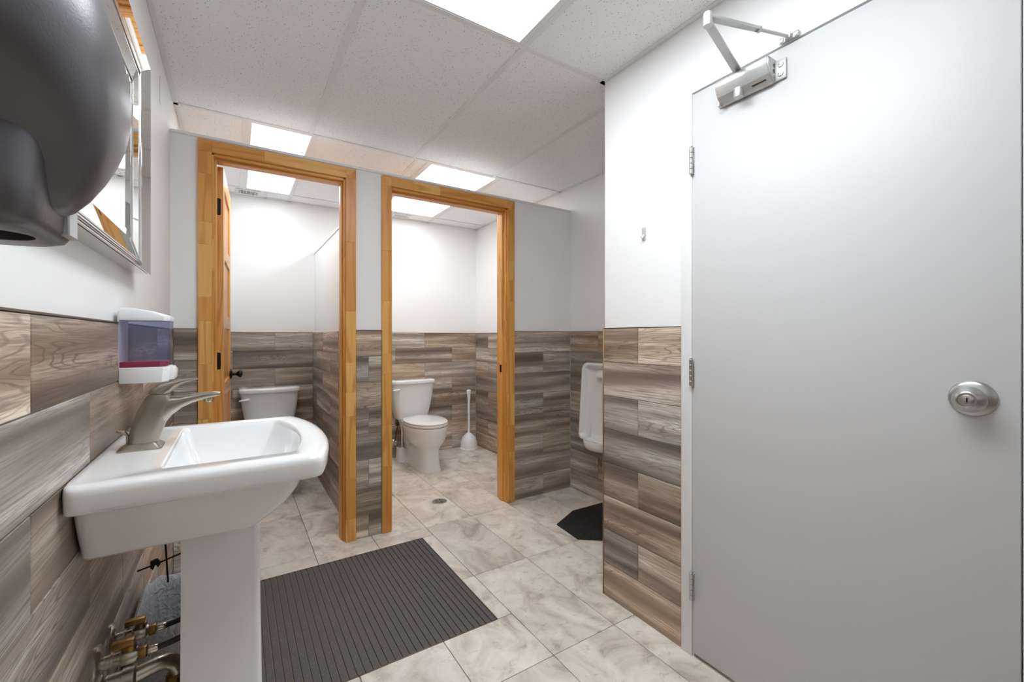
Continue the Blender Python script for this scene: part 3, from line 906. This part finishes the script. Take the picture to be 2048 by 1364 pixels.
# lever
lv = [((-.171, 1.062), (-.131, 1.060), .0185), ((-.166, 1.071), (-.125, 1.064), .0180), ((-.155, 1.081), (-.120, 1.069), .0170), ((-.140, 1.087), (-.114, 1.076), .0155),
      ((-.120, 1.091), (-.103, 1.082), .0140), ((-.098, 1.0935), (-.090, 1.087), .0125), ((-.078, 1.0935), (-.076, 1.0895), .0105)]
m = MB(); rg = []
for (ax, az), (bx_, bz), hw in lv:
    dx, dz = bx_ - ax, bz - az; L = math.hypot(dx, dz)
    rg.append(sect((ax + bx_) / 2, (az + bz) / 2, dx / L, dz / L, L / 2, hw, 2.8))
m.loft(rg); fpart(m, 'lever', M['nickel'], ang=60)
fpart(MB().tube([(-.207, FY, ZR), (-.207, FY, .968), (-.213, FY, .976), (-.226, FY, .980)], [.003, .003, .005, .003], 10), 'popup_rod', M['nickel'])

# ------------------------------------------------------------------ plumbing below the sink
def valve(y, z, label):
    r = empty('shutoff_valve', (XL, y, z)); tag(r, label, 'valve', 'shutoff valves under the sink')
    MB().lathe([(.040, .0), (.040, .004), (.034, .010), (.020, .013), (.016, .014)], (0, 0, 0), 'X', n=32).build('escutcheon', M['oldchrome'], r)
    MB().lathe([(.0135, .004), (.0135, .024), (.0155, .025), (.0155, .028), (.0135, .029), (.0145, .045)], (0, 0, 0), 'X', n=20).build('nipple', M['oldchrome'], r)
    MB().lathe([(.0155, .040), (.0170, .044), (.0170, .066), (.013, .072), (.010, .073)], (0, 0, 0), 'X', n=8).bevel(.001, 1).build('body', M['oldchrome'], r)
    MB().lathe([(.011, .008), (.012, .014), (.012, .020), (.009, .023)], (.056, 0, .004), n=18).build('bonnet', M['brass'], r)
    MB().box((.026, -.0085, .024), (.064, .0085, .038)).bevel(.002, 2).build('handle', M['brass'], r)
    MB().lathe([(.012, .070), (.0135, .073), (.0135, .085), (.010, .087)], (0, 0, 0), 'X', n=6).bevel(.0008, 1).build('nut', M['brass'], r)
    MB().lathe([(.0075, .086), (.008, .088), (.008, .103), (.007, .105)], (0, 0, 0), 'X', n=14).build('ferrule', M['chrome'], r)
    MB().tube([(.102, 0, 0), (.125, 0, .003), (.150, .002, .008), (.172, .002, .018), (.188, .002, .040), (.194, .0, .09), (.192, 0, .18), (.186, 0, .27), (.184, 0, .295)], .0065, 12).build('supply_hose', M['braid'], r)
valve(1.395, .462, 'chrome shutoff valve with brass handle under the sink, beside the trash bag')
valve(1.262, .487, 'chrome shutoff valve with brass handle directly above the drain trap')
tr = empty('drain_trap', (XL, 1.318, .428)); tag(tr, 'chrome drain trap curving out of the tiled wall under the sink', 'pipe')
MB().lathe([(.042, 0), (.042, .004), (.034, .012), (.024, .016)], (0, -.04, 0), 'X', n=28).build('escutcheon', M['oldchrome'], tr)
MB().lathe([(.020, .010), (.020, .040), (.024, .041), (.024, .062), (.018, .066)], (0, -.04, 0), 'X', n=24).build('slip_nut', M['oldchrome'], tr)
pth = [(.05, -.04, 0), (.075, -.034, .002), (.098, -.026, .003), (.115, -.02, .000), (.128, -.015, -.010), (.135, -.012, -.026), (.136, -.011, -.045),
       (.138, -.010, -.066), (.146, -.008, -.084), (.160, -.006, -.090), (.174, -.004, -.084), (.182, -.002, -.066), (.183, 0, 0), (.183, 0, .12), (.183, 0, .33)]
MB().tube(pth, .0165, 18).build('trap_bend', M['oldchrome'], tr)
MB().lathe([(.022, -.058), (.023, -.056), (.023, -.040), (.0175, -.036)], (.136, -.011, 0), n=8).build('slip_nut', M['brass'], tr)
rod = empty('drain_linkage', (-.175, 1.45, .60)); tag(rod, 'thin black drain linkage rods with spring clip under the sink', 'linkage')
MB().tube([(-.036, 0, -.008), (.0, 0, .0), (.06, -.005, .018), (.12, -.05, .03)], .0022, 8).build('ball_rod', M['black'], rod)
MB().tube([(.018, .002, .17), (.020, .002, .06), (.026, .001, -.055)], .0022, 8).build('lift_strap', M['black'], rod)
cm = MB()
cm.prism([(-.010, -.004, .010), (.004, -.004, .014), (.012, -.004, .002), (.006, -.004, -.008), (.001, -.004, .000), (-.004, -.004, -.012), (-.010, -.004, -.006)], (0, .008, 0))
cm.build('spring_clip', M['black'], rod, smooth=False)

# ------------------------------------------------------------------ trash bin with bag
tb = empty('trash_bin', (-.1215, 1.655, 0)); tag(tb, 'dark grey trash bin lined with a white plastic bag behind the sink pedestal', 'trash bin')
def bring(z, h, wob=0, seed=0, n=72, hy=None):
    rnd = random.Random(seed); ph = [rnd.uniform(0, 6.28) for _ in range(5)]
    out = []
    for i, (x, y, zz) in enumerate(rrect(0, 0, z, h, hy or h, n, 6)):
        a = 2 * math.pi * i / n
        k = 1 + 1.2 * wob * (.5 * math.sin(9 * a + ph[0]) + .35 * math.sin(17 * a + ph[1]) + .25 * math.sin(29 * a + ph[2]))
        out.append((x * k, y * k, zz + wob * .25 * math.sin(7 * a + ph[3])))
    return out
MB().loft([bring(z, hx_, hy=hy_) for z, hx_, hy_ in ((.002, .092, .120), (.02, .096, .124), (.36, .112, .148), (.395, .115, .152), (.395, .110, .147), (.36, .107, .143), (.02, .090, .115))]).build('bin', M['bin'], tb)
bg = MB().loft([bring(.05, .080, .09, 3, hy=.105), bring(.15, .088, .07, 4, hy=.115), bring(.28, .096, .05, 5, hy=.130), bring(.37, .102, .025, 6, hy=.138), bring(.402, .106, .016, 7, hy=.144),
                bring(.412, .112, .016, 7, hy=.150), bring(.406, .1195, .016, 7, hy=.157), bring(.385, .122, .020, 8, hy=.162), bring(.35, .1225, .026, 9, hy=.168), bring(.30, .122, .032, 10, hy=.172),
                bring(.25, .121, .030, 12, hy=.170), bring(.19, .119, .034, 11, hy=.168), bring(.15, .119, .045, 14, hy=.168)], True, False)
bg.build('bag', M['bag'], tb, ang=80)

# ------------------------------------------------------------------ soap dispenser
sd = empty('soap_dispenser', (XL, 1.475, 1.072)); tag(sd, 'wall soap dispenser with blue see-through tank and white cover', 'soap dispenser')
bbox('back_plate', (-.002, .003, .008), (.0025, .109, .190), M['plastic'], sd, .001)
def sdring(z, x1, y0, y1, ch=.013, x0=.001):
    return [(x0, y0, z), (x1 - ch, y0, z), (x1, y0 + ch, z), (x1, y1 - ch, z), (x1 - ch, y1, z), (x0, y1, z)]
MB().loft([sdring(.0, .098, .001, .111), sdring(.003, .100, 0, .112), sdring(.040, .103, 0, .112), sdring(.0415, .1015, .001, .111)]).bevel(.0015, 2, 25).build('base', M['plastic'], sd)
MB().prism([(.098, .020, .004), (.112, .020, .006), (.114, .020, .030), (.108, .020, .0405), (.098, .020, .0405)], (0, .072, 0)).bevel(.002, 2).build('push_bar', M['plastic'], sd)
MB().loft([sdring(.0417, .097, .002, .110), sdring(.165, .103, .001, .111)]).bevel(.0012, 2, 25).build('tank', M['blue'], sd)
MB().loft([sdring(.0425, .0955, .0032, .1085), sdring(.056, .0962, .0032, .1085)]).build('soap', M['red'], sd)
capm = MB()
capm.loft([sdring(.1645, .104, 0, .112), sdring(.178, .105, 0, .112), sdring(.190, .070, .001, .111, .010), sdring(.197, .030, .003, .109, .004)])
capm.bevel(.002, 2, 22).build('lid', M['plastic'], sd)

# ------------------------------------------------------------------ mirror with bevelled mirror frame
my0, my1, mz0, mz1 = .890, 1.722, 1.384, 2.018
mir = empty('wall_mirror', (XL - PT, (my0 + my1) / 2, mz0)); tag(mir, 'rectangular wall mirror in a wide slanted mirror-glass frame above the sink', 'mirror')
def mring(inset, px):
    x = px + PT
    a, b, c, d = my0 + inset, my1 - inset, mz0 + inset, mz1 - inset
    cy = (my0 + my1) / 2
    return [(x, a - cy, c - mz0), (x, b - cy, c - mz0), (x, b - cy, d - mz0), (x, a - cy, d - mz0)]
MB().loft([mring(.002, -.0105), mring(.002, .026), mring(.030, .004), mring(.09, -.002), mring(.09, -.0105)], False, False).build('backing', M['silver'], mir, smooth=False)
for i in range(4):          # four mirrored strips on each level, mitred
    j = (i + 1) % 4
    for (in0, p0, in1, p1, nm) in ((.000, .034, .0265, .0125, 'frame_strip'), (.0375, .0125, .086, .0050, 'inner_strip')):
        A, B = mring(in0, p0), mring(in1, p1); A2, B2 = mring(in0, p0 - .004), mring(in1, p1 - .004)
        m = MB(); q = [A[i], A[j], B[j], B[i]]; q2 = [A2[i], A2[j], B2[j], B2[i]]
        m.loft([q2, q]); m.bevel(.0010, 1)
        m.build(nm, M['mirror'], mir, smooth=False)
    for ins, px, r in ((.0290, .0130, .0036), (.0350, .0130, .0034)):
        A = mring(ins, px)
        MB().tube([A[i], A[j]], r, 10).build('bead', M['silver'], mir)
MB().loft([mring(.085, -.002), mring(.085, .0020), mring(.105, .0035)], True, True).build('glass', M['mirror'], mir, smooth=False)

# ------------------------------------------------------------------ hand dryer
hd = empty('hand_dryer', (XL - PT, .60, 1.30)); tag(hd, 'dark graphite hand dryer mounted on the white wall beside the mirror', 'hand dryer')
def dring(z, p, w_, e=2.6, n=48, cy=0):
    """D-shaped section: flat on the wall, bulging into the room"""
    out = []
    for i in range(n + 1):
        a = -math.pi / 2 + math.pi * i / n
        c, s_ = math.cos(a), math.sin(a)
        out.append((p * abs(c) ** (2 / e), cy + w_ * math.copysign(abs(s_) ** (2 / e), s_), z))
    return out
q = PT
prof = [(.004, .060, .020), (.010, .100 + q, .034), (.020, .116 + q, .044), (.034, .127 + q, .052), (.054, .138 + q, .064), (.078, .147 + q, .088), (.100, .152 + q, .114), (.128, .1555 + q, .136),
        (.156, .1555 + q, .146), (.195, .150 + q, .151), (.233, .139 + q, .148), (.267, .126 + q, .142), (.295, .106 + q, .130), (.310, .085 + q, .115), (.318, .04, .08)]
cover = MB().loft([dring(z, p, w_, 2.8) for z, p, w_ in prof]).build('cover', M['dryer'], hd, ang=70)
nz = [(-.010, .092 + q, .066), (-.007, .101 + q, .073), (.000, .105 + q, .078), (.03, .107 + q, .082), (.065, .110 + q, .083), (.085, .111 + q, .076), (.10, .105 + q, .06), (.115, .08, .04)]
nozzle = MB().loft([dring(z, p, w_, 5.5) for z, p, w_ in nz]).build('nozzle', M['dryer'], hd, ang=50)
for o in (cover, nozzle): cut(o, MB().lathe([(.030, -.03), (.030, .062)], (.070, 0, 0), n=28), hd.location)
MB().box((.102 + q, .016, -.003), (.1095 + q, .044, .033)).bevel(.0015, 1).build('sensor_window', M['dryerlabel'], hd)

# ------------------------------------------------------------------ toilets
def make_toilet():
    r = empty('toilet')
    P = M['porcelain']
    # origin: floor, middle of the tank back; bowl points to -y
    def ring(z, yc, hx, hy, e=2.4, n=44, egg=0.0):
        o = []
        for i in range(n):
            a = 2 * math.pi * (i + .5) / n; c, s_ = math.cos(a), math.sin(a)
            X = hx * math.copysign(abs(c) ** (2 / e), c); Y = hy * math.copysign(abs(s_) ** (2 / e), s_)
            X *= 1 + egg * (Y / hy)          # wider towards the tank
            o.append((X, yc + Y, z))
        return o
    # foot and bowl
    MB().loft([ring(0, -.385, .108, .285, 4), ring(.012, -.385, .108, .285, 4), ring(.025, -.388, .100, .278, 4), ring(.08, -.396, .092, .262, 4), ring(.16, -.402, .088, .254, 3.8),
               ring(.195, -.410, .092, .252, 3.2), ring(.222, -.430, .120, .256, 2.6), ring(.25, -.446, .146, .262, 2.3), ring(.285, -.455, .167, .267, 2.2), ring(.32, -.460, .179, .271, 2.15), ring(.36, -.463, .186, .273, 2.15), ring(.388, -.465, .188, .274, 2.15),
               ring(.395, -.465, .185, .271, 2.15), ring(.397, -.465, .15, .23, 2.15)]).build('bowl', P, r, ang=60)
    # trapway bulge at the rear
    MB().loft([ring(.02, -.22, .088, .135, 3), ring(.12, -.20, .084, .12, 3), ring(.24, -.19, .10, .12, 3), ring(.34, -.16, .12, .14, 3.5), ring(.385, -.15, .13, .15, 4), ring(.392, -.15, .12, .14, 4)]).build('trapway', P, r, ang=60)
    for s in (-1, 1):
        MB().lathe([(.013, 0), (.013, .008), (.008, .014)], (s * .098, -.28, .011), n=14).build('bolt_cap', M['plastic'], r)
    # seat and lid
    MB().loft([ring(.398, -.478, .178, .255, 2.15, egg=.03), ring(.402, -.478, .186, .262, 2.15, egg=.03), ring(.416, -.478, .188, .264, 2.15, egg=.03), ring(.420, -.478, .182, .258, 2.15, egg=.03)]).build('seat', M['whiteseat'], r, ang=50)
    MB().loft([ring(.421, -.476, .180, .256, 2.15, egg=.03), ring(.424, -.476, .186, .262, 2.15, egg=.03), ring(.433, -.476, .186, .262, 2.15, egg=.03), ring(.440, -.474, .172, .246, 2.15, egg=.03), ring(.444, -.47, .10, .15, 2.1)]).build('lid', M['whiteseat'], r, ang=50)
    for s in (-1, 1):
        bbox('seat_hinge', (s * .075 - .02, -.235, .398), (s * .075 + .02, -.205, .430), M['whiteseat'], r, .006)
    # tank: tapered, bowed front
    def tk(z, hw, d, bow, n=40):
        o = []
        for x, y, zz in rrect(0, -.012 - d / 2, z, hw, d / 2, 48, 7):
            if y < -.012 - d * .5: y -= bow * (1 - (x / hw) ** 2)
            o.append((x, y, zz))
        return o
    MB().loft([tk(.392, .140, .145, .012), tk(.396, .150, .15, .014), tk(.50, .180, .158, .018), tk(.62, .200, .166, .022), tk(.735, .212, .172, .025), tk(.738, .205, .165, .025)]).build('tank', P, r, ang=50)
    MB().loft([tk(.736, .216, .178, .026), tk(.739, .221, .184, .028), tk(.762, .223, .187, .029), tk(.772, .217, .180, .028), tk(.775, .19, .15, .02)]).build('tank_lid', P, r, ang=50)
    lv = MB().tube([(-.155, -.200, .690), (-.155, -.214, .690), (-.162, -.220, .690), (-.185, -.222, .689), (-.218, -.217, .686)], [.011, .010, .010, .009, .006], 12, flat=1.0)
    lv.build('flush_lever', M['whiteseat'], r)
    return r
toi = make_toilet()
tag(toi, 'white toilet with closed lid beside the plunger', 'toilet', 'toilets in the stalls')
toi.location = (1.467, YB, 0)
to2 = copy_tree(toi)
to2['label'] = 'white toilet half hidden behind the sink, in the stall with the open pine door'
to2.location = (.245, YB, 0)

# supply stop beside the right toilet
sv = empty('toilet_supply_valve', (1.325, YB, .155)); tag(sv, 'chrome water supply valve on the tiled wall beside the toilet', 'valve')
MB().lathe([(.028, 0), (.028, -.004), (.020, -.012), (.008, -.014)], (0, 0, 0), 'Y', n=24).build('escutcheon', M['chrome'], sv)
MB().lathe([(.008, -.010), (.008, -.045), (.014, -.046), (.014, -.062), (.008, -.066)], (0, 0, 0), 'Y', n=16).build('body', M['chrome'], sv)
MB().lathe([(.019, -.066), (.022, -.068), (.022, -.074), (.017, -.078)], (0, 0, 0), 'Y', n=20, ry=.7).build('handle', M['chrome'], sv)
MB().tube([(0, -.05, .0), (0, -.05, .05), (.01, -.06, .12), (.02, -.07, .20), (.022, -.07, .245)], .005, 10).build('hose', M['braid'], sv)

# toilet brush in its cup
tbr = empty('toilet_brush', (1.350, 4.055, 0)); tag(tbr, 'white toilet brush standing in a square white cup beside the toilet', 'toilet brush')
MB().loft([rrect(0, 0, 0, .053, .053, 40, 6), rrect(0, 0, .006, .053, .053, 40, 6), rrect(0, 0, .128, .044, .044, 40, 6), rrect(0, 0, .128, .039, .039, 40, 6), rrect(0, 0, .02, .045, .045, 40, 6)]).build('cup', M['plastic'], tbr, ang=40)
MB().lathe([(.030, .03), (.036, .05), (.036, .10), (.020, .125), (.011, .13)], n=20).build('brush_head', M['plastic'], tbr)
MB().lathe([(.0085, .12), (.0075, .20), (.0095, .30), (.0125, .355), (.012, .368), (.006, .372)], n=16, ry=.8).build('handle', M['plastic'], tbr)

# plunger
pl = empty('toilet_plunger', (2.090, 4.100, 0)); tag(pl, 'white plunger with dome cover standing in the tiled corner', 'plunger')
MB().lathe([(.092, 0), (.095, .004), (.095, .020), (.090, .026), (.091, .040), (.086, .085), (.070, .125), (.046, .155), (.024, .172), (.016, .178)], n=40).build('dome', M['plastic'], pl, ang=30)
MB().lathe([(.016, .172), (.0145, .20), (.013, .40), (.0135, .52), (.020, .585), (.025, .612), (.025, .622), (.018, .630), (.008, .632)], n=20).build('handle', M['plastic'], pl)

# floor drain
fd = empty('floor_drain', (1.247, 2.915, 0)); tag(fd, 'round metal floor drain with radial slots in the stall floor', 'floor drain')
cut(child_at(floor, 'tile', fd.location.x, fd.location.y), MB().lathe([(.0545, -.03), (.0545, .03)], (0, 0, 0), n=44), fd.location)
cut(floor, MB().lathe([(.050, -.06), (.050, .02)], (0, 0, 0), n=44), fd.location)
MB().lathe([(.054, -.012), (.054, -.003), (.050, -.003), (.048, -.050), (.0, -.050)][:4] + [(.047, -.052)], n=44).build('cup', M['steel'], fd)
gr = MB().lathe([(.054, -.003), (.054, .001), (.052, .0018), (.046, .0012)], n=44).build('grate', M['steel'], fd)
for k in range(8):
    a = k * math.pi / 4 + .3
    m = MB(); d = Vector((math.cos(a), math.sin(a), 0)); sd_ = Vector((-d.y, d.x, 0)); lo = Vector((0, 0, -.01))
    m.prism([d * .010 + sd_ * .002 + lo, d * .036 + sd_ * .0045 + lo, d * .036 - sd_ * .0045 + lo, d * .010 - sd_ * .002 + lo], (0, 0, .02))
    cut(gr, m, fd.location)

# urinal on the right stall wall
UY = 2.195
ur = empty('urinal', (XU, UY, 0)); tag(ur, 'white wall-hung urinal on the tiled alcove wall', 'urinal')
def shield(x, ins, n=14):
    # tall tapered outline in the y-z plane, rounded corners
    hb, ht, z0, z1, rb, rt = .226 - ins, .190 - ins, .440 + ins, 1.010 - ins, .030, .055
    o = []
    def arc(cy, cz, r, a0, a1):
        for k in range(n + 1):
            a = math.radians(a0 + (a1 - a0) * k / n); o.append((x, cy + r * math.cos(a), cz + r * math.sin(a)))
    arc(hb - rb, z0 + rb, rb, -90, 0); arc(ht - rt, z1 - rt, rt, 0, 90); arc(-ht + rt, z1 - rt, rt, 90, 180); arc(-hb + rb, z0 + rb, rb, 180, 270)
    return o
MB().loft([shield(.001, .004), shield(-.085, .002), shield(-.100, .004), shield(-.107, .010), shield(-.107, .018), shield(-.100, .024), shield(-.070, .034), shield(-.058, .060)]).build('shell', M['porcelain'], ur, ang=50)
def lip(z, hw, d): return [(-x - .02, y, z) for x, y, zz in dring(z, d, hw, 2.8, 40)]
MB().loft([lip(.400, .060, .10), lip(.404, .090, .145), lip(.415, .108, .172), lip(.440, .118, .186), lip(.468, .121, .190), lip(.474, .119, .188), lip(.475, .113, .181), lip(.470, .106, .172), lip(.445, .08, .12)]).build('lip_basin', M['porcelain'], ur, ang=50)
for sgn in (-1, 1):
    ch = MB(); pts = [(-.05, sgn * .150, .45), (-.150, sgn * .108, .470), (-.100, sgn * .128, .505), (-.070, sgn * .145, .56), (-.05, sgn * .150, .60)]
    ch.prism(pts, (0, -sgn * .016, 0)); ch.bevel(.004, 2).build('cheek', M['porcelain'], ur)
MB().prism([(-.055, -.055, .935), (-.105, -.040, .905), (-.105, .040, .905), (-.055, .055, .935)], (0, 0, .03)).bevel(.008, 3).build('spreader', M['porcelain'], ur)

# ------------------------------------------------------------------ mats
em = empty('floor_mat', ((MX0 + MX1) / 2, (MY0 + MY1) / 2, 0)); tag(em, 'charcoal ribbed rubber entrance mat set into the tiled floor', 'floor mat')
hx, hy = (MX1 - MX0) / 2, (MY1 - MY0) / 2
bbox('tray', (-hx + .001, -hy + .001, -.0125), (hx - .001, hy - .001, -.0045), M['matgroove'], em, 0)
pitch = .0272; n = int((2 * hx - .012) / pitch)
x = hx - .006
for i in range(n):
    bbox('rib', (x - pitch + .0055, -hy + .004, -.005), (x, hy - .004, .0012), M['mat'], em, .0008, 1)
    x -= pitch
for a, b in (((-hx, -hy, -.012), (hx, -hy + .003, .0005)), ((-hx, hy - .003, -.012), (hx, hy, .0005)), ((hx - .003, -hy, -.012), (hx, hy, .0005)), ((-hx, -hy, -.012), (-hx + .003, hy, .0005))):
    bbox('edge_strip', a, b, M['edge'], em, 0)
um = MB()
pts = [(2.215, 2.250), (1.945, 2.256), (1.716, 2.148), (1.696, 1.922), (1.815, 1.830), (1.945, 1.800), (2.215, 1.800)]
um.prism([(x - 1.95, y - 2.03, 0) for x, y in pts], (0, 0, .006)).bevel(.002, 2)
uo = um.build('urinal_mat', M['blackmat'], None, loc=(1.95, 2.03, 0))
tag(uo, 'black speckled rubber mat with cut corners on the floor below the urinal', 'floor mat')

# ------------------------------------------------------------------ small hooks
h1 = empty('adhesive_hook', (XR + .006, 1.225, 1.628)); tag(h1, 'small clear adhesive hook on the white wall next to the entry door', 'hook')
bbox('plate', (-.003, -.010, -.030), (0, .010, .026), M['clearhook'], h1, .002)
MB().tube([(-.003, 0, -.005), (-.010, 0, -.018), (-.016, 0, -.020), (-.019, 0, -.013)], .0035, 8).build('prong', M['plastic'], h1)
h2 = empty('wall_strip', (XL - PT, 2.300, 2.20)); tag(h2, 'thin white adhesive strip on the left wall near the ceiling', 'strip')
bbox('strip', (0, -.008, -.035), (.002, .014, .075), M['trimwhite'], h2, .0006, 1)
